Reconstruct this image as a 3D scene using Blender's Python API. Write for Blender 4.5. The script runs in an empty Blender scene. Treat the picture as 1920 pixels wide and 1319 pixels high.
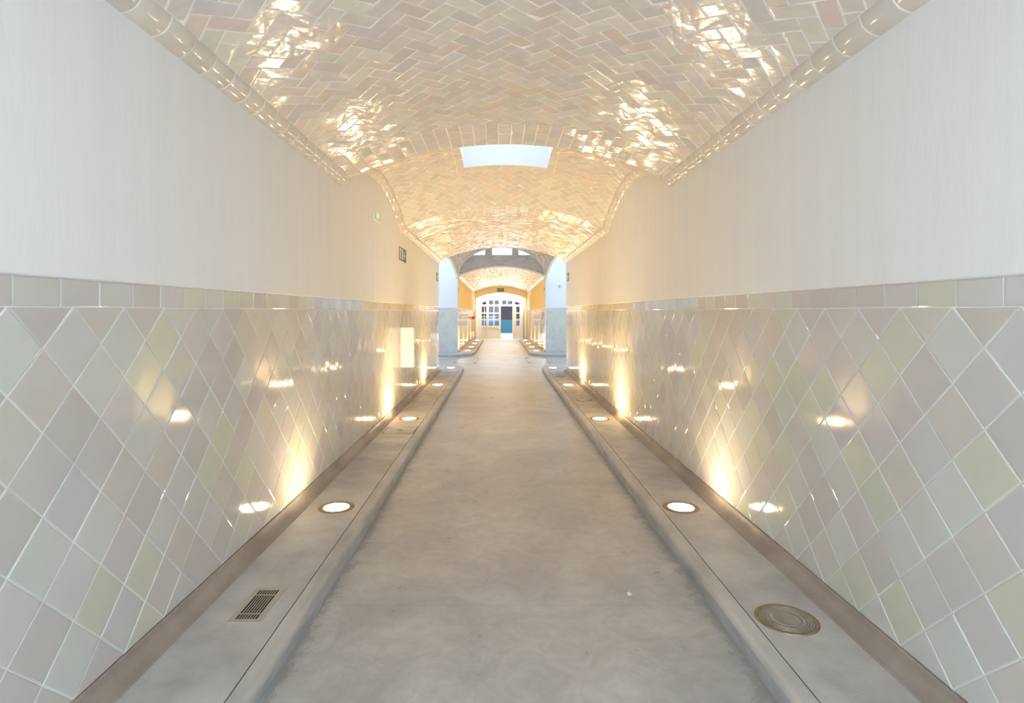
import bpy, bmesh, math, random
from mathutils import Vector, Matrix
from mathutils.geometry import tessellate_polygon
random.seed(7)
S = bpy.context.scene
C = S.collection
PI = math.pi
# ------------------------------------------------------------------ camera
FPX = 1090.0
H = 1.58                                   # camera height above the floor
cam_d = bpy.data.cameras.new('camera'); cam = bpy.data.objects.new('camera', cam_d); C.objects.link(cam)
cam.location = (0, 0, H); cam.rotation_euler = (PI/2, 0, 0)
cam_d.sensor_width = 36; cam_d.lens = FPX*36/1920
cam_d.shift_x = 23/1920; cam_d.shift_y = -75.5/1920
cam_d.clip_start = .05; cam_d.clip_end = 200
S.camera = cam
# ------------------------------------------------------------------ sky and exposure
w = bpy.data.worlds.new('sky'); S.world = w; w.use_nodes = True
bg = w.node_tree.nodes['Background']; bg.inputs[0].default_value = (.55, .76, 1, 1); bg.inputs[1].default_value = 1.15
S.view_settings.view_transform = 'Standard'; S.view_settings.look = 'None'
S.view_settings.gamma = 1; S.view_settings.use_curve_mapping = False
S.view_settings.exposure = 0.74
LAMP = 78.0                                # radiance of the recessed floor uplights
LAMP_COL = (1, .775, .46)
def area(name, loc, rot, sx, sy, power, col):
    d = bpy.data.lights.new(name, 'AREA'); d.shape = 'RECTANGLE'; d.size = sx; d.size_y = sy
    d.energy = power; d.color = col
    o = bpy.data.objects.new(name, d); C.objects.link(o); o.location = loc; o.rotation_euler = rot
    return o
DAY = (.68, .83, 1)
area('daylight_entrance', (.07, -4.9, 1.7), (PI/2, 0, 0), 3, 3, 220, DAY)
area('daylight_skylight_behind', (.07, -1.75, 4.45), (0, 0, 0), 1.0, 1.0, 100, DAY)
area('daylight_skylight_front', (.07, 7.25, 4.45), (0, 0, 0), 1.0, 1.0, 6, (.5, .7, 1)).data.spread = 2.2
area('daylight_courtyard', (-4.2, 17.6, 5.2), (0, math.radians(-25), 0), 3.5, 4.5, 38, (.74, .84, 1))
area('daylight_courtyard_right', (4.4, 17.6, 5.2), (0, math.radians(25), 0), 3.5, 4.5, 38, (.74, .84, 1))
area('door_niche_light', (.07, 35.2, 2.5), (math.radians(35), 0, 0), 2.2, .12, 75, (1, .93, .84))
area('daylight_back_room', (.3, 40, 2.9), (0, 0, 0), 4, 6, 330, (.95, .97, 1))

# ------------------------------------------------------------------ measurements
XL, XR = -1.536, 1.675
XC = (XL+XR)/2; HW = (XR-XL)/2
DADO = 1.696; BAND0 = 1.595; COVE = .175; LEDGE = .10
SPR = 2.785                                # springing of the vaults above the floor
RISE = .315; AI = HW-.10; ZI = SPR+.09     # vault starts where the cornice roll ends
RB = (AI*AI+RISE*RISE)/(2*RISE)
Y_END, Y_FAR, Y_DOOR = 14.6, 21.2, 35.0
Y_START = -5.0
BAY = (5.6, 8.9); BAYR = (-3.4, -.1)
def drop(y): return .10*max(0, min(1.15, (y-Y_FAR)/13.8))
# ------------------------------------------------------------------ materials
def nodes(m): return m.node_tree.nodes, m.node_tree.links
def mat(name, col, rough=.5, metal=0, emit=None, es=0, attr=None, var=0, vscale=3, vdetail=4, col2=None, bump=0, bscale=20,
        bdetail=3, bstretch=(1, 1, 1), rvar=0, spec=.5, coat=0, streak=(1, 1, 1), trans=0):
    m = bpy.data.materials.new(name); m.use_nodes = True
    N, L = nodes(m); b = N['Principled BSDF']
    b.inputs['Base Color'].default_value = (*col, 1); b.inputs['Roughness'].default_value = rough
    b.inputs['Metallic'].default_value = metal; b.inputs['Specular IOR Level'].default_value = spec
    b.inputs['Coat Weight'].default_value = coat; b.inputs['Coat Roughness'].default_value = .03
    b.inputs['Transmission Weight'].default_value = trans
    tc = N.new('ShaderNodeTexCoord')
    src = None
    if attr:
        a = N.new('ShaderNodeAttribute'); a.attribute_name = attr; src = a.outputs['Color']
    if var or col2:
        mp = N.new('ShaderNodeMapping'); mp.inputs['Scale'].default_value = streak; L.new(tc.outputs['Object'], mp.inputs[0])
        n = N.new('ShaderNodeTexNoise'); n.inputs['Scale'].default_value = vscale; n.inputs['Detail'].default_value = vdetail
        n.inputs['Roughness'].default_value = .6; L.new(mp.outputs[0], n.inputs['Vector'])
        r = N.new('ShaderNodeMapRange'); r.inputs[1].default_value = .3; r.inputs[2].default_value = .7
        L.new(n.outputs[0], r.inputs[0])
        if col2:
            mx = N.new('ShaderNodeMix'); mx.data_type = 'RGBA'; L.new(r.outputs[0], mx.inputs[0])
            mx.inputs[6].default_value = (*col, 1); mx.inputs[7].default_value = (*col2, 1); src = mx.outputs[2]
        else:
            r.inputs[3].default_value = 1-var; r.inputs[4].default_value = 1+var
            mx = N.new('ShaderNodeMix'); mx.data_type = 'RGBA'; mx.blend_type = 'MULTIPLY'; mx.inputs[0].default_value = 1
            if src: L.new(src, mx.inputs[6])
            else: mx.inputs[6].default_value = (*col, 1)
            L.new(r.outputs[0], mx.inputs[7]); src = mx.outputs[2]
        if rvar:
            r2 = N.new('ShaderNodeMapRange'); r2.inputs[3].default_value = rough-rvar; r2.inputs[4].default_value = rough+rvar
            L.new(r.outputs[0], r2.inputs[0]); L.new(r2.outputs[0], b.inputs['Roughness'])
    if src: L.new(src, b.inputs['Base Color'])
    if bump:
        mp = N.new('ShaderNodeMapping'); mp.inputs['Scale'].default_value = bstretch; L.new(tc.outputs['Object'], mp.inputs[0])
        n = N.new('ShaderNodeTexNoise'); n.inputs['Scale'].default_value = bscale; n.inputs['Detail'].default_value = bdetail
        L.new(mp.outputs[0], n.inputs['Vector'])
        bp = N.new('ShaderNodeBump'); bp.inputs['Distance'].default_value = bump; bp.inputs['Strength'].default_value = 1
        L.new(n.outputs[0], bp.inputs['Height']); L.new(bp.outputs[0], b.inputs['Normal'])
    if emit:
        b.inputs['Emission Color'].default_value = (*emit, 1); b.inputs['Emission Strength'].default_value = es
    return m
M_plaster = mat('white_plaster', (.83, .83, .82), .75, var=.02, vscale=1.3, streak=(1, 6, .6), bump=.0015, bscale=14, bstretch=(1, 2, .5), spec=.3)
M_glaze = mat('glazed_wall_tile', (.6, .6, .5), .07, attr='tint', var=.03, vscale=5, bump=.0026, bscale=3.2, bdetail=1, bstretch=(1, 1.3, .8), spec=.5)
M_glaze_v = mat('glazed_vault_tile', (.6, .6, .5), .10, attr='tint', var=.05, vscale=12, bump=.0022, bscale=11, bdetail=2, spec=.26)
M_glaze_far = mat('satin_vault_tile', (.6, .6, .5), .26, attr='tint', var=.05, vscale=12, bump=.002, bscale=11, bdetail=2, spec=.2)
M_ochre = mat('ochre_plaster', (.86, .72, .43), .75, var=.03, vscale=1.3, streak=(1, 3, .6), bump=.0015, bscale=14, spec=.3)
M_grout = mat('white_wall_grout', (.84, .83, .81), .7, var=.05, vscale=9)
M_grout_v = mat('cream_vault_grout', (.92, .89, .83), .6, var=.06, vscale=9, bump=.001, bscale=40)
M_roll = mat('glazed_cornice_tile', (.66, .60, .53), .12, attr='tint', var=.05, vscale=8, bump=.003, bscale=9, spec=.5)
M_cove = mat('brown_cement_cove', (.36, .31, .26), .55, col2=(.25, .205, .175), vscale=2.2, streak=(1, 1.2, 3), bump=.002, bscale=25, rvar=.08)
M_ledge = mat('trowelled_cement', (.56, .53, .49), .5, col2=(.37, .35, .325), vscale=3.5, vdetail=9, bump=.0012, bscale=60, rvar=.08)
M_nose = mat('pale_cement_nosing', (.56, .53, .485), .45, col2=(.35, .33, .30), vscale=4, vdetail=6, streak=(1.5, .5, 1.5), bump=.0015, bscale=40)
M_kerb = mat('blue_grey_cement_face', (.40, .41, .415), .5, col2=(.24, .245, .25), vscale=9, vdetail=6, streak=(1, .35, 2), bump=.002, bscale=30)
M_groove = mat('dark_joint', (.16, .145, .13), .8)
M_dark = mat('dark_void', (.012, .012, .012), .6)
M_brass = mat('aged_bronze', (.36, .28, .17), .5, metal=.9, var=.2, vscale=20)
M_steel = mat('dull_steel', (.42, .40, .36), .4, metal=.8, var=.15, vscale=14)
M_frame = mat('beige_metal_frame', (.47, .42, .34), .45, metal=.2, var=.1, vscale=14)
M_lamp = mat('lit_uplight_glass', (.9, .9, .85), .3, emit=LAMP_COL, es=LAMP)
M_lamp_mid = mat('bright_uplight_glass', (.9, .9, .85), .3, emit=(1, .70, .345), es=LAMP*3.0)
M_lamp_far = mat('amber_uplight_glass', (.9, .9, .85), .3, emit=(1, .68, .30), es=LAMP*2.3)
M_white = mat('white_painted_metal', (.83, .81, .76), .4)
M_cream = mat('cream_painted_wood', (.80, .74, .64), .45, var=.04, vscale=6, streak=(6, 1, 1))
M_green = mat('sign_green', (.01, .11, .025), .35)
M_red = mat('sign_red', (.50, .035, .02), .35)
M_signwhite = mat('sign_white', (.78, .84, .74), .4)
M_led = mat('green_led', (.1, .8, .1), .4, emit=(.12, 1, .12), es=2.2)
M_diff = mat('pale_diffuser', (.72, .70, .60), .35)
M_grey = mat('grey_plastic', (.25, .25, .27), .5)
M_sky_glass = mat('clear_glass', (1, 1, 1), .02, trans=1)
M_greybrick = mat('grey_glazed_brick', (.5, .5, .5), .22, attr='tint', var=.06, vscale=7, bump=.002, bscale=8)
M_teal = mat('teal_wall_paint', (.045, .235, .33), .5)
M_purple = mat('dusky_purple_paint', (.075, .055, .085), .5, var=.1, vscale=3)
M_bright = mat('pale_floor_paint', (.85, .86, .86), .4)
M_redc = mat('red_cloth', (.75, .03, .05), .6)
M_blue = mat('blue_plastic', (.08, .2, .4), .4)
# thin window glass: mostly clear, a little mirror
def thin_glass(name, tint=(1, 1, 1), mirror=.04):
    m = bpy.data.materials.new(name); m.use_nodes = True; N, L = nodes(m)
    N.remove(N['Principled BSDF']); out = N['Material Output']
    t = N.new('ShaderNodeBsdfTransparent'); t.inputs[0].default_value = (*tint, 1)
    g = N.new('ShaderNodeBsdfGlossy'); g.inputs[1].default_value = .03
    mx = N.new('ShaderNodeMixShader'); mx.inputs[0].default_value = mirror
    L.new(t.outputs[0], mx.inputs[1]); L.new(g.outputs[0], mx.inputs[2]); L.new(mx.outputs[0], out.inputs[0])
    return m
M_glass = thin_glass('window_glass'); M_glass_b = thin_glass('door_glass', (.85, .9, .97), .015)
# floor: polished concrete with mottling, trowel swirls, dirt along the kerbs and sawn joints
def floor_mat():
    m = bpy.data.materials.new('polished_concrete'); m.use_nodes = True; N, L = nodes(m); b = N['Principled BSDF']
    tc = N.new('ShaderNodeTexCoord').outputs['Object']
    def noise(scale, detail, dist=0, rough=.6, st=(1, 1, 1)):
        mp = N.new('ShaderNodeMapping'); mp.inputs['Scale'].default_value = st; L.new(tc, mp.inputs[0])
        n = N.new('ShaderNodeTexNoise'); n.inputs['Scale'].default_value = scale; n.inputs['Detail'].default_value = detail
        n.inputs['Roughness'].default_value = rough; n.inputs['Distortion'].default_value = dist; L.new(mp.outputs[0], n.inputs['Vector']); return n.outputs[0]
    def mr(v, a, b_, c=0, d=1):
        r = N.new('ShaderNodeMapRange'); L.new(v, r.inputs[0])
        for i, x in enumerate((a, b_, c, d)): r.inputs[i+1].default_value = x
        return r.outputs[0]
    def mixc(f, a, b_, blend='MIX'):
        x = N.new('ShaderNodeMix'); x.data_type = 'RGBA'; x.blend_type = blend
        if isinstance(f, (int, float)): x.inputs[0].default_value = f
        else: L.new(f, x.inputs[0])
        for i, v in ((6, a), (7, b_)):
            if isinstance(v, tuple): x.inputs[i].default_value = (*v, 1)
            else: L.new(v, x.inputs[i])
        return x.outputs[2]
    def math_(op, a, b_=None):
        x = N.new('ShaderNodeMath'); x.operation = op
        for i, v in enumerate((a, b_)):
            if v is None: continue
            if isinstance(v, (int, float)): x.inputs[i].default_value = v
            else: L.new(v, x.inputs[i])
        return x.outputs[0]
    big = mr(noise(1.3, 6, .7), .38, .62); fine = mr(noise(7, 9, .5, .7), .25, .75); sw = mr(noise(4.5, 8, 2.2, .7), .36, .64)
    c = mixc(big, (.53, .495, .445), (.34, .325, .31))
    c = mixc(math_('MULTIPLY', fine, .6), c, (.58, .55, .505))
    c = mixc(math_('MULTIPLY', sw, .42), c, (.27, .26, .245))
    rust = mr(noise(2.3, 4, .6), .60, .76)
    c = mixc(math_('MULTIPLY', rust, .35), c, (.42, .32, .21))
    sep = N.new('ShaderNodeSeparateXYZ'); L.new(tc, sep.inputs[0])
    # dirt beside both kerbs, ragged edge
    dx = math_('ABSOLUTE', math_('SUBTRACT', sep.outputs[0], .085)); ed = mr(noise(7, 8, .8, .75), .3, .7, -.12, .12)
    dd = math_('ADD', dx, ed); dirt = mr(dd, .985, 1.02)
    near = mr(sep.outputs[1], 14.5, 15.6, 1, 0)
    c = mixc(math_('MULTIPLY', math_('MULTIPLY', dirt, near), .5), c, (.22, .205, .185))
    # sawn joints across the passage
    for yj in (-1.4, 3.12, 7.6, 12.1, 16.75, 20.0, 26, 31):
        j = mr(math_('ABSOLUTE', math_('SUBTRACT', sep.outputs[1], yj)), .001, .004, .4, 0)
        c = mixc(j, c, (.2, .18, .16))
    L.new(c, b.inputs['Base Color'])
    ro = mr(fine, 0, 1, .24, .42); L.new(ro, b.inputs['Roughness'])
    bp = N.new('ShaderNodeBump'); bp.inputs['Distance'].default_value = .003; L.new(noise(9, 6, 1.2), bp.inputs['Height']); L.new(bp.outputs[0], b.inputs['Normal'])
    b.inputs['Specular IOR Level'].default_value = .5
    return m
M_floor = floor_mat()
# ------------------------------------------------------------------ mesh helper
class MB:
    def __init__(s): s.v = []; s.f = []; s.m = []; s.c = []; s.mats = []; s.sm = []
    def mi(s, m):
        if m not in s.mats: s.mats.append(m)
        return s.mats.index(m)
    def add(s, vs, fs, m, col=(1, 1, 1), smooth=False):
        o = len(s.v); s.v += [tuple(v) for v in vs]; k = s.mi(m)
        for f in fs: s.f.append([i+o for i in f]); s.m.append(k); s.c.append(col); s.sm.append(smooth)
    def box(s, x0, x1, y0, y1, z0, z1, m, sh=None):
        vs = [(x, y, z) for z in (z0, z1) for y in (y0, y1) for x in (x0, x1)]
        if sh: vs = [(x, y, z-drop(y)) for x, y, z in vs]
        s.add(vs, [(0, 2, 3, 1), (4, 5, 7, 6), (0, 1, 5, 4), (2, 6, 7, 3), (0, 4, 6, 2), (1, 3, 7, 5)], m)
    def bbox(s, x0, x1, y0, y1, z0, z1, m, b=.006):          # bevelled box
        bm = bmesh.new(); bmesh.ops.create_cube(bm, size=1)
        for v in bm.verts: v.co = ((x0+x1)/2+v.co.x*(x1-x0), (y0+y1)/2+v.co.y*(y1-y0), (z0+z1)/2+v.co.z*(z1-z0))
        bmesh.ops.bevel(bm, geom=bm.edges[:], offset=b, segments=3, profile=.5, affect='EDGES')
        s.frombm(bm, m)
    def frombm(s, bm, m, smooth=False):
        bm.verts.index_update()
        s.add([v.co[:] for v in bm.verts], [[v.index for v in f.verts] for f in bm.faces], m, smooth=smooth); bm.free()
    def grid(s, rows, m, smooth=True, flip=False, col=(1, 1, 1), closed=False):
        n = len(rows[0]); fs = []
        for i in range(len(rows)-1):
            for j in range(n if closed else n-1):
                k = (j+1) % n
                q = (i*n+j, i*n+k, (i+1)*n+k, (i+1)*n+j); fs.append(q[::-1] if flip else q)
        s.add([p for r in rows for p in r], fs, m, col, smooth)
    def lathe(s, prof, m, n=48, c=(0, 0, 0), smooth=True):
        rows = [[(c[0]+r*math.cos(2*PI*k/n), c[1]+r*math.sin(2*PI*k/n), c[2]+z) for k in range(n)] for r, z in prof]
        s.grid(rows, m, smooth, closed=True)
    def poly_prism(s, pts, z0, z1, m, axis='z', at=None):
        # pts 2d; axis = extrusion axis between z0 and z1
        def P(p, h):
            return {'z': (p[0], p[1], h), 'y': (p[0], h, p[1]), 'x': (h, p[0], p[1])}[axis]
        n = len(pts); tri = tessellate_polygon([[Vector((p[0], p[1], 0)) for p in pts]])
        vs = [P(p, z0) for p in pts]+[P(p, z1) for p in pts]
        fs = [tuple(t) for t in tri]+[tuple(i+n for i in t)[::-1] for t in tri]
        fs += [(i, (i+1) % n, n+(i+1) % n, n+i) for i in range(n)]
        s.add(vs, fs, m)
    def build(s, name, parent=None, kind=None, norm=True):
        me = bpy.data.meshes.new(name); me.from_pydata(s.v, [], s.f)
        for m in s.mats: me.materials.append(m)
        me.polygons.foreach_set('material_index', s.m); me.polygons.foreach_set('use_smooth', s.sm)
        a = me.color_attributes.new('tint', 'FLOAT_COLOR', 'CORNER'); buf = []
        for f, c in zip(s.f, s.c): buf += [c[0], c[1], c[2], 1]*len(f)
        a.data.foreach_set('color', buf)
        me.update()
        if norm:
            bm = bmesh.new(); bm.from_mesh(me); bmesh.ops.recalc_face_normals(bm, faces=bm.faces[:]); bm.to_mesh(me); bm.free()
        o = bpy.data.objects.new(name, me); C.objects.link(o)
        if parent: o.parent = parent
        if kind: o['kind'] = kind
        return o
def thing(name, label, cat, loc=(0, 0, 0), rz=0, group=None):
    o = bpy.data.objects.new(name, None); C.objects.link(o); o.location = loc; o.rotation_euler = (0, 0, rz)
    o.empty_display_size = .1
    o['label'] = label; o['category'] = cat
    if group: o['group'] = group
    return o
def tag(o, label, cat, group=None):
    o['label'] = label; o['category'] = cat
    if group: o['group'] = group
    return o
def struct_empty(name):
    o = bpy.data.objects.new(name, None); C.objects.link(o); o['kind'] = 'structure'; return o
# ------------------------------------------------------------------ tiles
def clip(poly, a, b, c):                    # keep a*x+b*y<=c
    out = []
    for i in range(len(poly)):
        p, q = poly[i], poly[(i+1) % len(poly)]; dp = a*p[0]+b*p[1]-c; dq = a*q[0]+b*q[1]-c
        if dp <= 0: out.append(p)
        if (dp < 0 < dq) or (dq < 0 < dp):
            t = dp/(dp-dq); out.append((p[0]+t*(q[0]-p[0]), p[1]+t*(q[1]-p[1])))
    return out
def clean(p, e=.004):
    o = []
    for q in p:
        if not o or math.dist(o[-1], q) > e: o.append(q)
    if len(o) > 2 and math.dist(o[0], o[-1]) <= e: o.pop()
    return o
def area2(p): return sum(p[i][0]*p[(i+1) % len(p)][1]-p[(i+1) % len(p)][0]*p[i][1] for i in range(len(p)))/2
def inset(p, d):
    n = len(p); o = []
    for i in range(n):
        a, b, c = p[i-1], p[i], p[(i+1) % n]
        e1 = (b[0]-a[0], b[1]-a[1]); e2 = (c[0]-b[0], c[1]-b[1]); l1 = math.hypot(*e1); l2 = math.hypot(*e2)
        n1 = (-e1[1]/l1, e1[0]/l1); n2 = (-e2[1]/l2, e2[0]/l2)
        k = 1+n1[0]*n2[0]+n1[1]*n2[1]
        if k < .25: k = .25
        o.append((b[0]+d*(n1[0]+n2[0])/k, b[1]+d*(n1[1]+n2[1])/k))
    return o
def rect_minus(rect, hole):
    x0, x1, y0, y1 = rect
    if not hole: return [rect]
    a0, a1, b0, b1 = hole
    return [(x0, x1, y0, b0), (x0, x1, b1, y1), (x0, a0, b0, b1), (a1, x1, b0, b1)]
def put_tile(mb, poly, regions, fmap, m, col, gap, th=.004, tilt=.01, bev=.0035, pillow=0):
    a = random.gauss(0, tilt); b = random.gauss(0, tilt)
    for (x0, x1, y0, y1) in regions:
        p = poly
        for cc in ((-1, 0, -x0), (1, 0, x1), (0, -1, -y0), (0, 1, y1)):
            p = clip(p, *cc)
            if len(p) < 3: break
        p = clean(p)
        if len(p) < 3: continue
        if area2(p) < 0: p = p[::-1]
        if area2(p) < .0006: continue
        p = inset(p, gap/2); cx = sum(q[0] for q in p)/len(p); cy = sum(q[1] for q in p)/len(p)
        if area2(p) < .0003: continue
        rings = [(p, -.004), (p, th*.45), (inset(p, bev*.35), th*.85), (inset(p, bev), th)]
        if pillow: rings.append((inset(p, bev*5), th+pillow))
        if area2(rings[-1][0]) < .0001: rings = rings[:3]
        n = len(p); vs = []
        for k, (r, h) in enumerate(rings):
            for q in r:
                hh = h+(a*(q[0]-cx)+b*(q[1]-cy) if k else 0)
                vs.append(fmap(q[0], q[1], hh))
        fs = []
        for k in range(len(rings)-1):
            for i in range(n):
                j = (i+1) % n; fs.append((k*n+i, k*n+j, (k+1)*n+j, (k+1)*n+i))
        fs.append(tuple((len(rings)-1)*n+i for i in range(n)))
        mb.add(vs, fs, m, col)
def jit(c, s=.04):
    k = 1+random.uniform(-s, s); return tuple(max(0, x*k*(1+random.uniform(-s*.25, s*.25))) for x in c)
WALLC = [(.61, .605, .495), (.61, .57, .51), (.60, .56, .53), (.595, .585, .555), (.565, .53, .495), (.61, .61, .56)]
VAULTC = [(.70, .65, .60), (.71, .67, .61), (.68, .625, .595), (.72, .69, .61), (.675, .64, .615), (.73, .63, .56)]
def herring(mb, rect, hole, fmap, m, cols=VAULTC, w=.10, gap=.0085, tilt=.014, oy=0, jitc=.05):
    x0, x1, y0, y1 = rect; regs = rect_minus(rect, hole); r2 = math.sqrt(.5); D = w*2*math.sqrt(2)+.02
    n = int((max(abs(x0), abs(x1))+(y1-y0)+1)/w)+6
    for i in range(-n, n):
        for j in range(-n, n):
            k = (i-j) % 4
            if k == 0: a0, a1, b0, b1 = i, i+2, j, j+1
            elif k == 2: a0, a1, b0, b1 = i, i+1, j-1, j+1
            else: continue
            poly = [(a*w, b*w) for a, b in ((a0, b0), (a1, b0), (a1, b1), (a0, b1))]
            poly = [((a-b)*r2, (a+b)*r2+y0+oy) for a, b in poly]
            cx = sum(p[0] for p in poly)/4; cy = sum(p[1] for p in poly)/4
            if cx < x0-D or cx > x1+D or cy < y0-D or cy > y1+D: continue
            if hole and hole[0]+D < cx < hole[1]-D and hole[2]+D < cy < hole[3]-D: continue
            put_tile(mb, poly, regs, fmap, m, jit(random.choice(cols), jitc), gap, tilt=tilt, th=.003)
def bricks(mb, rect, fmap, m, cols, lx, ly, gap=.006, tilt=.02, stagger=True, along='y', off=0):
    x0, x1, y0, y1 = rect
    if along == 'y':                       # columns across x, joints staggered along y
        nx = int((x1-x0)/lx)+2
        for i in range(nx):
            a = x0+i*lx; o = (ly/2 if stagger and i % 2 else 0)+off
            for k in range(-1, int((y1-y0)/ly)+2):
                b = y0+k*ly+o
                put_tile(mb, [(a, b), (a+lx, b), (a+lx, b+ly), (a, b+ly)], [rect], fmap, m, jit(random.choice(cols)), gap, tilt=tilt)
    else:
        ny = int((y1-y0)/ly)+2
        for i in range(ny):
            b = y0+i*ly; o = (lx/2 if stagger and i % 2 else 0)+off
            for k in range(-1, int((x1-x0)/lx)+2):
                a = x0+k*lx+o
                put_tile(mb, [(a, b), (a+lx, b), (a+lx, b+ly), (a, b+ly)], [rect], fmap, m, jit(random.choice(cols)), gap, tilt=tilt)
# ------------------------------------------------------------------ vault surfaces
PHI = math.asin(AI/RB); SA = RB*PHI         # half arc length
def m_barrel(s, y, h):
    f = s/RB; return (XC+(RB-h)*math.sin(f), y, ZI+RISE-RB+(RB-h)*math.cos(f)-drop(y))
def arc_lift(y, bay, lift=.40):
    v = (y-(bay[0]+bay[1])/2)/((bay[1]-bay[0])/2); return lift*(1-v*v) if abs(v) < 1 else 0
def m_sail(bay, lift=.40):
    def f(s, y, h):
        x, yy, z = m_barrel(s, y, h); return (x, yy, z+arc_lift(y, bay, lift))
    return f
ceil = struct_empty('ceiling')
def vault_shell(name, y0, y1, fmap, hole=None, tiles=None, ystep=.12, both=True):
    g = MB()
    xs = [-SA+2*SA*i/40 for i in range(41)]; n = max(2, int((y1-y0)/ystep)); ys = [y0+(y1-y0)*i/n for i in range(n+1)]
    if hole:
        xs = sorted(set([x for x in xs if not (abs(x-hole[0]) < .03 or abs(x-hole[1]) < .03)]+[hole[0], hole[1]]))
        ys = sorted(set([y for y in ys if not (abs(y-hole[2]) < .03 or abs(y-hole[3]) < .03)]+[hole[2], hole[3]]))
    for i in range(len(ys)-1):
        for j in range(len(xs)-1):
            cx = (xs[j]+xs[j+1])/2; cy = (ys[i]+ys[i+1])/2
            if hole and hole[0] < cx < hole[1] and hole[2] < cy < hole[3]: continue
            q = [(xs[j], ys[i]), (xs[j+1], ys[i]), (xs[j+1], ys[i+1]), (xs[j], ys[i+1])]
            g.add([fmap(a, b, 0) for a, b in q], [(0, 1, 2, 3)], M_grout_v)
            g.add([fmap(a, b, -.12) for a, b in q], [(3, 2, 1, 0)], M_grout_v)
    g.build(name, ceil, norm=False)
BANDW = .62
def bay_barrel(y0, y1, band0, band1):
    vault_shell('vault_shell', y0, y1, m_barrel)
    t = MB(); a = y0+(BANDW if band0 else 0); b = y1-(BANDW if band1 else 0)
    herring(t, (-SA, SA, a, b), None, m_barrel, M_glaze_v, tilt=.014 if y0 < 5 else .04)
    if band0: bricks(t, (-SA, SA, y0, a), m_barrel, M_glaze_v, VAULTC, .113, .205, gap=.010)
    if band1: bricks(t, (-SA, SA, b, y1), m_barrel, M_glaze_v, VAULTC, .113, .205, gap=.010)
    t.build('vault_tiles', ceil, norm=False)
bay_barrel(-.1, 5.6, True, True)
bay_barrel(8.9, Y_END, True, True)
vault_shell('vault_shell', Y_START, -3.4, m_barrel)
HOLE = (-.55, .57)
def bay_sail(bay, tiles=True):
    cy = (bay[0]+bay[1])/2; hole = (HOLE[0], HOLE[1], cy-.55, cy+.55); f = m_sail(bay)
    vault_shell('vault_shell', bay[0], bay[1], f, hole)
    if tiles:
        t = MB(); big = (hole[0]-.10, hole[1]+.10, hole[2]-.10, hole[3]+.10)
        herring(t, (-SA, SA, bay[0], bay[1]), big, f, M_glaze_v)
        for r, al in (((big[0], big[1], big[2], hole[2]), 'x'), ((big[0], big[1], hole[3], big[3]), 'x'),
                      ((big[0], hole[0], hole[2], hole[3]), 'y'), ((hole[1], big[1], hole[2], hole[3]), 'y')):
            bricks(t, r, f, M_glaze_v, VAULTC, .2 if al == 'x' else .1, .1 if al == 'x' else .2, stagger=False, along=al)
        t.build('vault_tiles', ceil, norm=False)
    return hole
for n_, bay in enumerate((BAY, BAYR)):
    hole = bay_sail(bay, n_ == 0)
    # the plastered light shaft, its frame and glass
    wn = struct_empty('window_%d' % (n_+1)); X0, X1 = XC+hole[0], XC+hole[1]; Y0, Y1 = hole[2], hole[3]; zt = 4.35
    g = MB(); tk = .12
    f = m_sail(bay)
    def zz(x, y): return f(x-XC, y, 0)[2]-.002
    def shaft_side(p, q, ox, oy):
        N_ = 10; lo = []; 
        for i in range(N_+1):
            x = p[0]+(q[0]-p[0])*i/N_; y = p[1]+(q[1]-p[1])*i/N_; lo.append((x, y, zz(x, y)))
        hi = [(x, y, zt) for x, y, z in lo]
        g.grid([lo, hi], M_plaster, False)
        g.grid([[(x+ox, y+oy, z) for x, y, z in lo], [(x+ox, y+oy, z) for x, y, z in hi]], M_plaster, False)
        g.grid([hi, [(x+ox, y+oy, z) for x, y, z in hi]], M_plaster, False)
    shaft_side((X0, Y0), (X1, Y0), 0, -tk); shaft_side((X1, Y0), (X1, Y1), tk, 0)
    shaft_side((X1, Y1), (X0, Y1), 0, tk); shaft_side((X0, Y1), (X0, Y0), -tk, 0)
    g.build('light_shaft', wn, norm=False)
    fr = MB()
    for a in ((X0-tk, X1+tk, Y0-tk, Y0+.04), (X0-tk, X1+tk, Y1-.04, Y1+tk), (X0-tk, X0+.04, Y0+.04, Y1-.04), (X1-.04, X1+tk, Y0+.04, Y1-.04)):
        fr.box(a[0], a[1], a[2], a[3], zt, zt+.05, M_white)
    fr.build('window_frame', wn)
    gl = MB(); gl.box(X0+.04, X1-.04, Y0+.04, Y1-.04, zt+.02, zt+.028, M_glass); gl.build('pane', wn)
# crossing: a higher vault between the two passages
CR = (Y_END, Y_FAR); CRISE = 1.12
def m_cross(s, y, h):                       # s: 0..pi angle parameter scaled to metres
    th = s/1.45; r = 1-h/1.4
    return (XC-HW*r*math.cos(th), y, SPR+.03+CRISE*r*math.sin(th)+arc_lift(y, CR, .42))
SC = 1.45*PI
g = MB(); n = 26; rows = [[m_cross(SC*i/40, CR[0]+(CR[1]-CR[0])*j/n, 0) for i in range(41)] for j in range(n+1)]
g.grid(rows, M_grout_v, True); rows = [[m_cross(SC*i/40, CR[0]+(CR[1]-CR[0])*j/n, -.05) for i in range(41)] for j in range(n+1)]
g.grid(rows, M_grout_v, True, flip=True)
for si in (0, SC): g.grid([[m_cross(si, CR[0]+(CR[1]-CR[0])*j/n, h)[:2]+(m_cross(si, CR[0]+(CR[1]-CR[0])*j/n, h)[2]-dz,) for h, dz in ((.012, .0), (.012, .04), (-.05, .04), (-.05, .0))] for j in range(n+1)], M_plaster, False)
g.build('crossing_shell', ceil, norm=False)
t = MB()
def m_cross2(s, y, h): return m_cross(s+SC/2, y, h)
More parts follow.
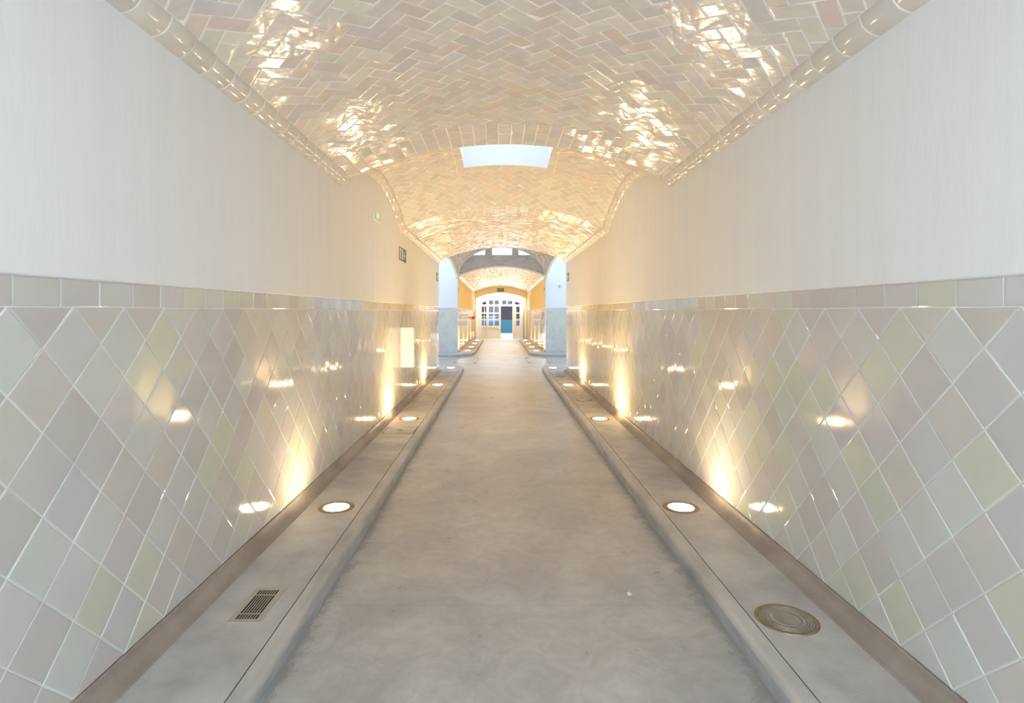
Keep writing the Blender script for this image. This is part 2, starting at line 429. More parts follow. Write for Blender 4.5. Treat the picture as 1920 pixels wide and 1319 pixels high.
herring(t, (-SC/2, SC/2, CR[0], CR[1]), None, m_cross2, M_glaze_v, [(.66, .58, .51), (.70, .63, .56), (.60, .50, .43), (.72, .65, .58)], w=.14, gap=.01, tilt=.03, jitc=.1)
t.build('crossing_tiles', ceil, norm=False)
# far passage vault
vault_shell('far_vault_shell', Y_FAR, Y_DOOR+.1, m_barrel)
t = MB(); herring(t, (-SA, SA, Y_FAR+.4, Y_DOOR), None, m_barrel, M_glaze_far, tilt=.03)
bricks(t, (-SA, SA, Y_FAR, Y_FAR+.4), m_barrel, M_glaze_far, VAULTC, .113, .2)
t.build('far_vault_tiles', ceil, norm=False)
# ------------------------------------------------------------------ cornice rolls
def cornice(name, side, y0, y1, zf):
    X = XL if side < 0 else XR; sg = 1 if side < 0 else -1
    def prof(r, y, tz=0):
        z = zf(y); R = r
        return [(X+sg*R*math.sin(a), y, z+.10-R*math.cos(a)) for a in [PI*.56*i/7-.05 for i in range(8)]]+[(X-sg*.03, y, z+.13)]
    g = MB(); n = max(2, int((y1-y0)/.1))
    g.grid([prof(.0995, y0+(y1-y0)*i/n) for i in range(n+1)], M_grout_v, True)
    k = round((y1-y0)/.2); L_ = (y1-y0)/k
    for i in range(k):
        a = y0+i*L_+.004; b = y0+(i+1)*L_-.004; dr = random.uniform(-.0006, .0010); tw = random.uniform(-.0006, .0006)
        rows = []
        for q, rr in ((a, -.002), (a+.001, 0), (a+.005, .0006), ((a+b)/2, .0009), (b-.005, .0006), (b-.001, 0), (b, -.002)):
            rows.append(prof(.101+dr+rr+tw*(q-a)*10, q))
        g.grid(rows, M_roll, True, col=jit((.66, .62, .56), .05))
    return g.build(name, None, 'structure')
def z_cor(y):
    return SPR+arc_lift(y, BAY)+arc_lift(y, BAYR)-drop(y)
nt = 1
for side in (-1, 1):
    for (a, b) in ((Y_START, -3.4), (-3.4, -.1), (-.1, 5.6), (5.6, 8.9), (8.9, Y_END), (Y_FAR, Y_DOOR)):
        cornice('trim_%d' % nt, side, a, b, z_cor); nt += 1
# ------------------------------------------------------------------ walls
def dado(mb, y0, y1, fm, yv, yb, z0=COVE):
    D = .2828; r = D/2
    n0 = int((y0-yv)/D)-2; n1 = int((y1-yv)/D)+2
    for j in range(0, 12):
        cz = BAND0-j*r
        if cz+r < z0: break
        for i in range(n0, n1):
            cy = yv+i*D+(0 if j % 2 else r)
            if cy+r < y0 or cy-r > y1: continue
            put_tile(mb, [(cy-r, cz), (cy, cz-r), (cy+r, cz), (cy, cz+r)], [(y0, y1, z0, BAND0)], fm, M_glaze, jit(random.choice(WALLC), .03), .0055, tilt=.0045, th=.003, bev=.004)
    k0 = int((y0-yb)/.2)-2
    for k in range(k0, k0+int((y1-y0)/.2)+4):
        a = yb+k*.2
        put_tile(mb, [(a, BAND0), (a+.2, BAND0), (a+.2, DADO), (a, DADO)], [(y0, y1, BAND0, DADO)], fm, M_glaze, jit(random.choice(WALLC), .05), .005, tilt=.005, th=.003, bev=.004)
def passage_wall(name, side, y0, y1, yv, yb, M_plaster=M_plaster):
    X = XL if side < 0 else XR; sg = 1 if side < 0 else -1          # sg points into the passage
    wl = MB(); n = max(4, int((y1-y0)/.15)); ys = [y0+(y1-y0)*i/n for i in range(n+1)]
    xf = X+sg*.010; xb = X-sg*.32; xg = X-sg*.002
    def row(y):
        z = z_cor(y)+.06; d = DADO-drop(y); return [(xg, y, -.05-drop(y)), (xg, y, d), (xf-sg*.004, y, d+.001), (xf, y, d+.006), (xf, y, z), (xb, y, z+.02), (xb, y, -.05-drop(y))]
    R = [row(y) for y in ys]
    m = len(R[0])
    for i in range(n):
        for j in range(m):
            k = (j+1) % m
            wl.add([R[i][j], R[i][k], R[i+1][k], R[i+1][j]], [(0, 1, 2, 3)], M_grout if j == 0 else M_plaster)
    wl.add(R[0], [tuple(range(m))], M_plaster); wl.add(R[-1], [tuple(range(m))], M_plaster)
    W = wl.build(name, None, 'structure')
    td = MB()
    dado(td, y0, y1, lambda y, z, h: (xg+sg*h, y, z-drop(y)), yv, yb)
    td.build('tile_dado', W, norm=True)
    return W
passage_wall('wall_left', -1, Y_START, Y_END, 2.093, 1.83)
passage_wall('wall_right', 1, Y_START, Y_END, 2.148, 1.93)
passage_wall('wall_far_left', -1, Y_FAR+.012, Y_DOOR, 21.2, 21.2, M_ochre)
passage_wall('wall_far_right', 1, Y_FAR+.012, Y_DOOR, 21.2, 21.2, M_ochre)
# quarter-hollow cement coves at the foot of the walls
def cove(name, side, y0, y1):
    X = XL if side < 0 else XR; sg = 1 if side < 0 else -1; g = MB(); n = int((y1-y0)/.25); rows = []
    w_, h_ = .078, COVE-LEDGE
    for i in range(n+1):
        y = y0+(y1-y0)*i/n; d = drop(y)
        r = [(X-sg*.004, y, COVE+.002-d), (X+sg*.006, y, COVE+.002-d)]
        for k in range(9):
            a = PI/2*k/8; r.append((X+sg*(.006+w_*(1-math.cos(a))), y, LEDGE+.002+(h_)*(1-math.sin(a))-d))
        r += [(X+sg*(.006+w_), y, LEDGE-.02-d), (X-sg*.004, y, LEDGE-.02-d)]
        rows.append(r)
    g.grid(rows, M_cove, True, closed=True); g.add(rows[-1], [tuple(range(len(rows[-1])))], M_cove); g.add(rows[0], [tuple(range(len(rows[0])))], M_cove)
    o = g.build(name, None, 'structure')
cove('baseboard_left', -1, Y_START, Y_END-.02); cove('baseboard_right', 1, Y_START, Y_END-.02)
cove('baseboard_far_left', -1, Y_FAR+.02, Y_DOOR-.01); cove('baseboard_far_right', 1, Y_FAR+.02, Y_DOOR-.01)
# walls of the crossing arms that face the camera
def arm_wall(name, x0, x1, front, z1=4.6):
    W = MB(); W.box(x0, x1, Y_FAR+.005, Y_FAR+.32, -.05, DADO, M_grout); W.box(x0, x1, Y_FAR-.008, Y_FAR+.32, DADO, z1, M_plaster)
    o = W.build(name, None, 'structure')
    td = MB(); D_ = lambda x, z, h: (x, Y_FAR+.005-h, z)
    dado(td, x0, x1, D_, front, front, z0=LEDGE); td.build('tile_dado', o)
arm_wall('wall_crossing_left', -6.5, XL+.004, XL); arm_wall('wall_crossing_right', XR-.004, 6.5, XR)
for nm, a, b in (('wall_near_left', -6.5, XL-.33), ('wall_near_right', XR+.33, 6.5)):
    g = MB(); g.box(a, b, Y_END-.32, Y_END, -.05, 4.3, M_plaster); g.build(nm, None, 'structure')
# spandrel wall above the end of the near passage (seen only from the crossing)
def arc_pts(x0, x1, f, n=40): return [(x0+(x1-x0)*i/n, f(x0+(x1-x0)*i/n)) for i in range(n+1)]
def z_bar(x):
    u = max(-AI, min(AI, x-XC)); return ZI+RISE-RB+math.sqrt(RB*RB-u*u)
def z_big(x):
    u = min(1, abs(x-XC)/HW); return SPR+.03+CRISE*math.sqrt(max(0, 1-u*u))
g = MB(); pts = arc_pts(XL-.3, XR+.3, z_bar)+[(XR+.3, 4.3), (XL-.3, 4.3)]
g.poly_prism(pts, Y_END-.25, Y_END, M_plaster, 'y'); g.build('wall_spandrel', None, 'structure')
# tympanum over the far passage: grey glazed brick below a row of windows
tym = MB(); ZW0 = 3.595
WIN = ((-1.12, -.506), (-.311, .486), (.66, 1.27))
pts = arc_pts(XL, XR, z_bar)+[(XR, ZW0), (XL, ZW0)]
tym.poly_prism(pts, Y_FAR+.01, Y_FAR+.25, M_grout, 'y')
posts = [(-6, WIN[0][0]), (WIN[0][1], WIN[1][0]), (WIN[1][1], WIN[2][0]), (WIN[2][1], 6)]
for a, b in posts:
    a = max(a, XL); b = min(b, XR); tym.box(a, b, Y_FAR-.01, Y_FAR+.25, ZW0, 4.3, M_greybrick)
tym.box(XL, XR, Y_FAR-.01, Y_FAR+.25, SPR+.03+CRISE, 4.3, M_greybrick)
for f_i in range(len(tym.c)): tym.c[f_i] = (.60, .585, .58)
TY = tym.build('wall_tympanum', None, 'structure')
tt = MB(); rect = (XL, XR, SPR, ZW0); ny = 12
for r in range(ny):
    z0 = SPR+r*.075; o = .1 if r % 2 else 0
    for k in range(-1, 18):
        a = XL+k*.2+o; cx = a+.1
        if z0+.0 < z_bar(max(XL, min(XR, cx)))-.0: continue
        if z0 > ZW0-.01: continue
        put_tile(tt, [(a, z0), (a+.2, z0), (a+.2, z0+.075), (a, z0+.075)], [(XL, XR, SPR, ZW0)], lambda x, z, h: (x, Y_FAR+.004-h, z), M_greybrick, jit((.56, .54, .54), .08), .006, tilt=.012)
tt.build('grey_bricks', TY)
sill = MB(); sill.box(XL+.2, XR-.2, Y_FAR-.04, Y_FAR+.25, ZW0-.012, ZW0+.02, M_greybrick); 
for f_i in range(len(sill.c)): sill.c[f_i] = (.6, .59, .58)
sill.build('sill', TY)
for i, (a, b) in enumerate(WIN):
    wn = struct_empty('window_%d' % (i+3))
    g = MB(); z0, z1 = ZW0+.02, SPR+.03+CRISE+.02; fy = Y_FAR+.12
    for q in ((a, b, z0, z0+.03), (a, b, z1-.03, z1), (a, a+.03, z0+.03, z1-.03), (b-.03, b, z0+.03, z1-.03)):
        g.box(q[0], q[1], fy, fy+.05, q[2], q[3], M_white)
    g.build('window_frame', wn)
    g = MB(); g.box(a+.03, b-.03, fy+.02, fy+.026, z0+.03, z1-.03, M_glass); g.build('pane', wn)
# pale rib along the big arch, and the brick edge of the far vault
rib = MB(); rows = []
for i in range(49):
    a = PI*i/48; c_, s_ = math.cos(a), math.sin(a)
    rows.append([(XC-(HW+o)*c_, y, SPR+.03+(CRISE+o)*s_) for o, y in ((-.035, Y_FAR-.02), (-.035, Y_FAR-.07), (.02, Y_FAR-.07), (.02, Y_FAR-.02))])
rib.grid(rows, M_grout_v, False, closed=True); rib.build('trim_%d' % nt, None, 'structure'); nt += 1
rib = MB(); xs = arc_pts(XL+.02, XR-.02, z_bar, 32)
rows = [[(x, Y_FAR-.03, z+.075), (x, Y_FAR-.045, z+.03), (x, Y_FAR-.03, z-.004), (x, Y_FAR+.03, z-.012), (x, Y_FAR+.03, z+.075)] for x, z in xs]
rib.grid(rows, M_roll, True, closed=True, col=(.74, .70, .64)); rib.build('trim_%d' % nt, None, 'structure'); nt += 1
# ------------------------------------------------------------------ floor and kerbed ledges
g = MB(); ys = [Y_START+(Y_DOOR+1.2-Y_START)*i/164 for i in range(165)]
g.grid([[(x, y, -drop(y)) for x in (-6.5, -1.7, 1.85, 6.5)] for y in ys], M_floor, False)
g.grid([[(x, y, -.15-drop(y)) for x in (-6.5, -1.7, 1.85, 6.5)] for y in ys], M_floor, False, flip=True)
g.build('floor', None, 'structure', norm=False)
def ledge(name, path, back, inner):
    # path runs with the ledge on its left hand (inner=1) or right hand (-1)
    g = MB(); n = len(path); nr = []
    for i in range(n):
        a = path[max(0, i-1)]; b = path[min(n-1, i+1)]; t = Vector((b[0]-a[0], b[1]-a[1])).normalized()
        nr.append((-t.y*inner, t.x*inner))
    def ring(o, z): return [(p[0]+q[0]*o, p[1]+q[1]*o, z-drop(p[1]+q[1]*o)) for p, q in zip(path, nr)]
    prof = [(0, -.02), (.003, .069), (.006, .070)]
    g.grid([ring(o, z) for o, z in prof], M_kerb, True)
    nose = [(.006, .070)]+[(.008+.028*(1-math.cos(a)), .072+.028*math.sin(a)) for a in [PI/2*k/6 for k in range(1, 7)]]+[(.09, .1)]
    g.grid([ring(o, z) for o, z in nose], M_nose, True)
    g.grid([ring(o, z) for o, z in ((.09, .1), (.0905, .094), (.0945, .094), (.095, .1))], M_groove, False)
    top = [(x, y) for x, y, z in ring(.095, .1)]+back
    tri = tessellate_polygon([[Vector((p[0], p[1], 0)) for p in top]])
    g.add([(p[0], p[1], LEDGE-drop(p[1])) for p in top], [tuple(q) for q in tri], M_ledge)
    return g.build(name, None, 'structure')
def arc(cx, cy, rx, ry, a0, a1, n=14): return [(cx+rx*math.cos(a0+(a1-a0)*i/n), cy+ry*math.sin(a0+(a1-a0)*i/n)) for i in range(n+1)]
def seg(x, y0, y1, n=30): return [(x, y0+(y1-y0)*i/n) for i in range(n)]
KL, KR = -.948, 1.118
pL = seg(KL, Y_START, 15.35)+arc(KL-1.25, 15.35, 1.25, 1.25, 0, PI/2)+[(-6.5, 16.6)]
ledge('trim_%d' % nt, pL, [(-6.5, Y_END), (XL-.02, Y_END), (XL-.02, Y_START)], 1); nt += 1
pR = seg(KR, Y_START, 15.35)+arc(KR+1.25, 15.35, 1.25, 1.25, PI, PI/2)+[(6.5, 16.6)]
ledge('trim_%d' % nt, pR, [(6.5, Y_END), (XR+.02, Y_END), (XR+.02, Y_START)], -1); nt += 1
FL, FR = -.90, 1.08
pL = [(-6.5, 20.1)]+arc(FL-.75, 21.3, .75, 1.2, -PI/2, 0)+seg(FL, 21.6, 32.3)[0:]+arc(FL-.35, 32.3, .35, .35, 0, PI/2)+[(XL-.02, 32.65)]
ledge('trim_%d' % nt, pL, [(XL-.02, Y_FAR), (-6.5, Y_FAR)], 1); nt += 1
pR = [(6.5, 20.1)]+arc(FR+.75, 21.3, .75, 1.2, -PI/2, -PI)+seg(FR, 21.6, 32.3)+arc(FR+.35, 32.3, .35, .35, PI, PI/2)+[(XR+.02, 32.65)]
ledge('trim_%d' % nt, pR, [(XR+.02, Y_FAR), (6.5, Y_FAR)], -1); nt += 1
# ------------------------------------------------------------------ uplights
def uplight(x, y, label, group):
    o = thing('floor_uplight', label, 'uplight', (x, y, LEDGE-drop(y)), 0, group)
    b = MB(); b.lathe([(.135, .000), (.135, .003), (.132, .004), (.096, .004), (.094, .001)], M_brass, smooth=False); b.build('bezel', o)
    b = MB(); b.lathe([(.0945, .0005), (.0945, .0035), (.05, .0042), (.0005, .0044)], M_lamp if y < 6 else M_lamp_mid if y < 18 else M_lamp_far, smooth=False); b.build('lamp_glass', o)
    return o
ORD = ['just below the picture edge', 'nearest one fully in view', 'just beyond the oblong floor hatch', 'beyond the small square cover', 'last one, on the rounded end at the crossing']
ORR = ['just below the picture edge', 'first one beyond the big round grille', 'second of the row in view', 'third of the row in view', 'last one, on the rounded end at the crossing']
for side, xs, od in ((-1, (-1.23, -1.23, -1.246, -1.25, -1.27), ORD), (1, (1.366, 1.366, 1.376, 1.378, 1.39), ORR)):
    for i, y in enumerate((.75, 4.38, 7.99, 11.69, 15.2)):
        if i == 0: continue
        uplight(xs[i], y, 'lit round uplight in the %s ledge, %s' % ('left' if side < 0 else 'right', od[i]), 'lit uplights along the near passage')
OF = ['first after the crossing', 'second after the crossing', 'third after the crossing', 'last before the white doorway']
for side, x in ((-1, -1.2), (1, 1.36)):
    for i, y in enumerate((21.9, 24.6, 27.6, 30.9)):
        uplight(x if i else x, y, 'small lit uplight in the far %s ledge, %s' % ('left' if side < 0 else 'right', OF[i]), 'lit uplights along the far passage')
# ------------------------------------------------------------------ covers and grilles in the ledges
def drain_grate():
    o = thing('drain_grate', 'slotted rectangular drain grate in the left ledge nearest the camera', 'grate', (-1.2185, 2.935, LEDGE))
    f = MB(); W, L_ = .052, .146; e = .028
    for a in ((-W-e, W+e, -L_-e, -L_), (-W-e, W+e, L_, L_+e), (-W-e, -W, -L_, L_), (W, W+e, -L_, L_)): f.box(*a, 0, .003, M_frame)
    f.build('frame', o)
    b = MB(); b.box(-W, W, -L_, L_, 0, .0008, M_dark); b.build('pit', o)
    s = MB()
    for i in range(7):
        x = -W+2*W*(i+1)/8; s.box(x-.0020, x+.0020, -L_, L_, .0006, .003, M_frame)
    s.box(-W, W, -L_+.045, -L_+.055, .0006, .0028, M_steel); s.box(-W, W, L_-.06, L_-.05, .0006, .0028, M_steel); s.build('bars', o)
drain_grate()
def round_grille():
    o = thing('floor_grille', 'large round slotted bronze grille in the right ledge nearest the camera', 'grille', (1.377, 2.79, LEDGE))
    R = .143
    r = MB(); r.lathe([(R, 0), (R, .003), (R-.004, .005), (R-.016, .005), (R-.018, .002)], M_brass, 64); r.build('rim', o)
    r = MB(); r.lathe([(R-.017, .0008), (.0005, .0008)], M_dark, 64); r.build('pit', o)
    s = MB()
    for rr in (.118, .106, .094):
        s.lathe([(rr+.0022, .001), (rr+.0022, .0042), (rr-.0022, .0042), (rr-.0022, .001)], M_steel, 64)
    for k in range(60):
        a = 2*PI*k/60; c_, s_ = math.cos(a), math.sin(a); w_ = .0024; r0, r1 = .083, .126
        pts = [(r0*c_-w_*s_, r0*s_+w_*c_), (r0*c_+w_*s_, r0*s_-w_*c_), (r1*c_+w_*s_, r1*s_-w_*c_), (r1*c_-w_*s_, r1*s_+w_*c_)]
        s.poly_prism(pts, .001, .0038, M_steel)
    s.build('slotted_ring', o)
    d = MB(); d.lathe([(.086, .001), (.086, .0045), (.080, .0045), (.079, .003), (.066, .003), (.065, .0045), (.058, .0045), (.056, .0036), (.0005, .0036)], M_steel, 64); d.build('centre_disc', o)
round_grille()
def hatch(x0, x1, y0, y1, label, slot=True):
    cx, cy = (x0+x1)/2, (y0+y1)/2; o = thing('hatch_cover', label, 'hatch', (cx, cy, LEDGE)); a, b = (x1-x0)/2, (y1-y0)/2
    f = MB()
    for q in ((-a, a, -b, -b+.007), (-a, a, b-.007, b), (-a, -a+.010, -b+.007, b-.007), (a-.010, a, -b+.007, b-.007)): f.box(*q, 0, .0012, M_groove)
    f.build('joint_frame', o)
    l = MB(); l.bbox(-a+.010, a-.010, -b+.007, b-.007, -.0, .0022, M_ledge, .0008); l.build('lid', o)
    s = MB(); s.box(-.035, .035, -.012, .012, .0022, .003, M_dark); s.build('lifting_slot', o)
hatch(-1.43, -1.045, 7.04, 7.43, 'oblong cement hatch cover with a lifting slot in the left ledge')
hatch(1.19, 1.56, 13.55, 14.1, 'cement hatch cover in the right ledge near the crossing')
def small_cover(x, y, w_, l_, label, m=M_steel):
    o = thing('square_cover', label, 'cover', (x, y, LEDGE))
    f = MB(); f.bbox(-w_, w_, -l_, l_, 0, .003, m, .001); f.build('plate', o)
    f = MB(); f.lathe([(.05, .003), (.05, .005), (.035, .0055), (.0005, .0055)], M_frame, 24); f.build('cap', o)
small_cover(-1.25, 9.72, .115, .17, 'square grey metal cover in the left ledge between two uplights')
small_cover(-1.25, 14.0, .085, .12, 'small square cover in the left ledge beside the last uplight')
def disc(x, y, r, label, m):
    o = thing('round_cover', label, 'cover', (x, y, LEDGE))
    b = MB(); b.lathe([(r, 0), (r, .004), (r-.012, .006), (r-.02, .004)], M_brass, 40); b.build('rim', o)
    b = MB(); b.lathe([(r-.02, .002), (r-.03, .004), (.0005, .0045)], m, 40); b.build('plate', o)
disc(1.40, 9.66, .13, 'unlit round metal cover in the right ledge between two uplights', M_steel)
disc(1.37, 13.2, .12, 'round grey cover just before the hatch in the right ledge', M_grey)
def floor_hatch(x0, x1, y0, y1, label):
    o = thing('floor_hatch', label, 'hatch', ((x0+x1)/2, (y0+y1)/2, 0)); a, b = (x1-x0)/2, (y1-y0)/2
    f = MB(); w_ = .008
    for q in ((-a, a, -b, -b+w_*2), (-a, a, b-w_*2, b), (-a, -a+w_, -b, b), (a-w_, a, -b, b)): f.box(*q, 0, .0012, M_groove)
    f.build('joint_frame', o)
    for sx in (-1, 1):
        for sy in (-1, 1):
            k = MB(); k.box(sx*(a-.05)-.045, sx*(a-.05)+.045, sy*(b-.1)-.05, sy*(b-.1)+.05, .0012, .003, M_dark); k.build('lifting_slot', o)
floor_hatch(-1.42, -.70, 17.7, 19.7, 'large floor hatch with dark corner slots on the left of the crossing')
floor_hatch(.86, 1.55, 17.7, 19.7, 'large floor hatch with dark corner slots on the right of the crossing')
# scrap of paper on the floor
g = MB(); g.grid([[(-.014, -.018, .001), (0, -.022, .006), (.010, -.012, .002)], [(-.016, .004, .004), (-.002, .006, .010), (.013, .004, .003)], [(-.008, .02, .002), (.002, .024, .006), (.010, .014, .001)]], M_signwhite, False)
g.grid([[(-.014, -.018, .0), (0, -.022, .0), (.010, -.012, .0)], [(-.016, .004, .0), (-.002, .006, .0), (.013, .004, .0)], [(-.008, .02, .0), (.002, .024, .0), (.010, .014, .0)]], M_signwhite, False, flip=True)
o = g.build('paper_scrap', norm=False); o.location = (.725, 3.24, .001); tag(o, 'tiny white scrap of paper lying on the concrete floor', 'litter')
# ------------------------------------------------------------------ wall fixtures
o = thing('wall_cabinet', 'white metal cabinet fixed to the left tiled wall above the ledge', 'cabinet', (XL+.003, 8.95, .715))
g = MB(); g.bbox(0, .205, 0, .17, 0, .615, M_white, .005); g.build('body', o)
g = MB(); g.bbox(.2055, .212, .008, .162, .01, .605, M_white, .002); g.build('door', o)
g = MB(); g.bbox(.212, .228, .05, .075, .29, .36, M_grey, .003); g.build('latch', o)
g = MB(); g.bbox(.212, .226, .05, .072, .17, .28, M_grey, .003); g.build('keypad', o)
o = thing('emergency_light', 'small emergency light with a green indicator high on the left wall', 'emergency light', (XL+.010, 7.0, 2.69))
g = MB(); g.bbox(0, .018, 0, .36, 0, .108, M_white, .005); g.build('housing', o)
g = MB(); g.bbox(.018, .021, .02, .34, .012, .096, M_diff, .003); g.build('diffuser', o)
g = MB(); g.bbox(.021, .024, .135, .215, .045, .09, M_led, .002); g.build('indicator', o)
def flat_poly(mb, pts, h0, h1, m): mb.poly_prism(pts, h0, h1, m, 'y')
def man(mb, x, z, s, m, sg=1):
    # running figure: head, leaning body, bent limbs; faces +x * sg
    def P(l): return [(x+sg*a*s, z+b*s) for a, b in l]
    mb.poly_prism([(x+sg*s*.1+.11*s*math.cos(k*PI/6), z+.82*s+.11*s*math.sin(k*PI/6)) for k in range(12)], -.0048, -.003, m, 'y')
    for l in ([(-.12, .36), (.04, .36), (.16, .70), (-.02, .70)], [(0, .66), (.10, .64), (.30, .46), (.26, .40)], [(-.02, .68), (-.26, .60), (-.30, .44), (-.24, .44), (-.20, .55), (.02, .58)],
              [(-.06, .38), (.06, .38), (.26, .26), (.20, .02), (.12, .02), (.15, .22)], [(-.12, .38), (0, .38), (-.14, .16), (-.36, .08), (-.36, .15), (-.20, .21)]):
        mb.poly_prism(P(l), -.0048, -.003, m, 'y')
def arrow(mb, x, z, s, m, sg=1):
    mb.poly_prism([(x-sg*s, z-.16*s), (x, z-.16*s), (x, z-.5*s), (x+sg*s*.7, z), (x, z+.5*s), (x, z+.16*s), (x-sg*s, z+.16*s)], -.0048, -.003, m, 'y')
def exit_sign(loc, rz, w_, h_, label, sg=1, text=None):
    o = thing('exit_sign', label, 'sign', loc, rz, 'green exit signs')
    b = MB(); b.bbox(-w_/2, w_/2, -.003, 0, 0, h_, M_green, .0008); b.build('board', o)
    if text:
        cu = bpy.data.curves.new('t', 'FONT'); cu.body = text; cu.size = h_*.55; cu.align_x = 'CENTER'; cu.align_y = 'CENTER'; cu.extrude = .001; cu.offset = .002
        to = bpy.data.objects.new('t', cu); C.objects.link(to); dg = bpy.context.evaluated_depsgraph_get(); me = bpy.data.meshes.new_from_object(to.evaluated_get(dg))
        bpy.data.objects.remove(to); wx = max(v.co.x for v in me.vertices)-min(v.co.x for v in me.vertices); k = w_*.72/wx
        for v in me.vertices: v.co = (v.co.x*k, -.0045-v.co.z, v.co.y*1.0+h_/2)
        me.materials.clear(); me.materials.append(M_signwhite); lo = bpy.data.objects.new('lettering', me); C.objects.link(lo); lo.parent = o
    else:
        p = MB(); man(p, 0, h_*.12, h_*.78, M_signwhite, sg)
        d = w_*.30; p.poly_prism([(sg*d-.04, h_*.1), (sg*d+.05, h_*.1), (sg*d+.05, h_*.9), (sg*d-.04, h_*.9)], -.0042, -.003, M_signwhite, 'y')
        arrow(p, -sg*w_*.28, h_*.5, h_*.3, M_signwhite, sg); p.build('pictogram', o)
    return o
R90 = PI/2
exit_sign((XL+.011, 14.2, 2.315), R90, .42, .205, 'green exit sign on the left wall at the corner of the crossing')
exit_sign((XR-.011, 14.2, 2.315), -R90, .42, .205, 'green exit sign on the right wall at the corner of the crossing', -1)
exit_sign((XL+.011, 21.75, 2.25), R90, .45, .205, 'green exit sign on the left wall just past the crossing')
exit_sign((XR-.011, 21.75, 2.25), -R90, .45, .205, 'green exit sign on the right wall just past the crossing', -1)
exit_sign((XC-.02, Y_DOOR-.001, H+1.19-.0), 0, .40, .19, 'green lettered exit sign above the white doorway at the end', 1, 'SORTIDA')
# red and green safety sign
o = thing('safety_sign', 'red and green safety sign with pictograms on the left wall', 'sign', (XL+.011, 9.13, 2.363), R90)
g = MB(); g.bbox(-.33, -.11, -.003, 0, 0, .205, M_red, .0008); g.build('red_board', o)
g = MB(); g.bbox(-.11, .33, -.003, 0, 0, .205, M_green, .0008); g.build('green_board', o)
g = MB(); g.poly_prism([(-.27, .02), (-.17, .02), (-.17, .185), (-.27, .185)], -.0045, -.003, M_signwhite, 'y')
g.poly_prism([(-.235, .04), (-.205, .04), (-.205, .15), (-.235, .15)], -.0055, -.0045, M_red, 'y')
g.build('equipment_symbol', o); g = MB(); man(g, .13, .03, .15, M_signwhite); g.build('running_figure', o); g = MB(); g.poly_prism([(-.08, .02), (.02, .02), (.02, .185), (-.08, .185)], -.0045, -.003, M_signwhite, 'y'); g.build('door_symbol', o); g = MB(); arrow(g, .27, .1, .045, M_signwhite)
g.build('arrow', o)
# round sounder on the right crossing wall
o = thing('alarm_sounder', 'round white alarm sounder on the pale wall right of the crossing', 'alarm', (2.2, Y_FAR-.008, 2.50)); o.rotation_euler = (PI/2, 0, 0)
g = MB(); g.lathe([(.062, 0), (.062, .03), (.055, .042), (.046, .044), (.0005, .046)], M_white, 32); g.build('housing', o)
g = MB(); g.lathe([(.048, .0445), (.044, .049), (.040, .0455)], M_grey, 32); g.build('ring', o)
g = MB(); g.lathe([(.016, .046), (.014, .056), (.0005, .058)], M_grey, 20, (-.018, 0, 0)); g.build('knob', o)
# smoke detectors under the vault crown
for y, lb in ((12.4, 'smoke detector on the vault crown just before the crossing'), (24.8, 'smoke detector on the far vault just past the crossing'), (32.5, 'smoke detector on the far vault near the doorway')):
    z = ZI+RISE-drop(y)-.006; o = thing('smoke_detector', lb, 'smoke detector', (XC-.045, y, z), 0, 'smoke detectors under the vaults')
    g = MB(); g.lathe([(.055, .002), (.055, -.018), (.046, -.024)], M_diff, 28); g.build('base', o)
    g = MB(); g.lathe([(.046, -.022), (.044, -.046), (.030, -.058), (.0005, -.060)], M_diff, 28); g.build('head', o)
# red fire point on the far left wall, with conduit and low white box
def fire_point():
    y = 31.9; d = drop(y)
    o = thing('fire_alarm_unit', 'red two-part fire alarm unit on the far left tiled wall', 'fire alarm', (XL+.003, y, 1.22-d))
    g = MB(); g.bbox(0, .19, 0, .16, .07, .15, M_red, .02); g.build('horn', o)
    g = MB(); g.bbox(0, .14, .02, .13, 0, .06, M_red, .01); g.build('call_point', o)
    o = thing('wall_box', 'low white box on the far left wall below the red alarm', 'cabinet', (XL+.003, y, .215-d))
    g = MB(); g.bbox(0, .12, 0, .3, 0, .32, M_white, .005); g.build('body', o)
    g = MB(); g.bbox(.12, .126, .01, .29, .01, .31, M_white, .002); g.build('door', o)
    g = MB(); g.lathe([(.006, .53), (.006, 1.22)], M_grey, 10, (0, 0, 0)); o2 = g.build('conduit'); o2.location = (XL+.012, y+.08, -d); tag(o2, 'thin vertical conduit running from the red alarm down to the white box', 'conduit')
fire_point()
# ------------------------------------------------------------------ end wall and door
dd = drop(Y_DOOR)
def arch(x0, x1, zs, za, n=24):
    c = (x0+x1)/2; hw = (x1-x0)/2; r = za-zs; R = (hw*hw+r*r)/(2*r); return [(x0+(x1-x0)*i/n, za-R+math.sqrt(max(0, R*R-(x0+(x1-x0)*i/n-c)**2))) for i in range(n+1)]
OX0, OX1, OZS, OZA = -1.42, 1.54, H+.77, H+1.105
ew = MB(); Ap = arch(OX0, OX1, OZS, OZA)
pts = [(XL-.3, -.2), (OX0, -.2)]+Ap+[(OX1, -.2), (XR+.3, -.2), (XR+.3, 3.4), (XL-.3, 3.4)]
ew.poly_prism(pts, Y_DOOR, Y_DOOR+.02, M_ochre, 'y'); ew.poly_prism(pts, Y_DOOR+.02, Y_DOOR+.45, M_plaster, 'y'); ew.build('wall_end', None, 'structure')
door = struct_empty('door_1')
DY = Y_DOOR+.40; T = .06; k = 1/(FPX/DY)                            # metres per reference pixel at the door
def px(x): return (880+x/10.99-937)*k
def pz(y): return H-(530+y/10.99-584)*k
zb = -dd
fr = MB(); x0, x1 = px(180), px(1120); A2 = arch(x0, x1, pz(425), pz(305))
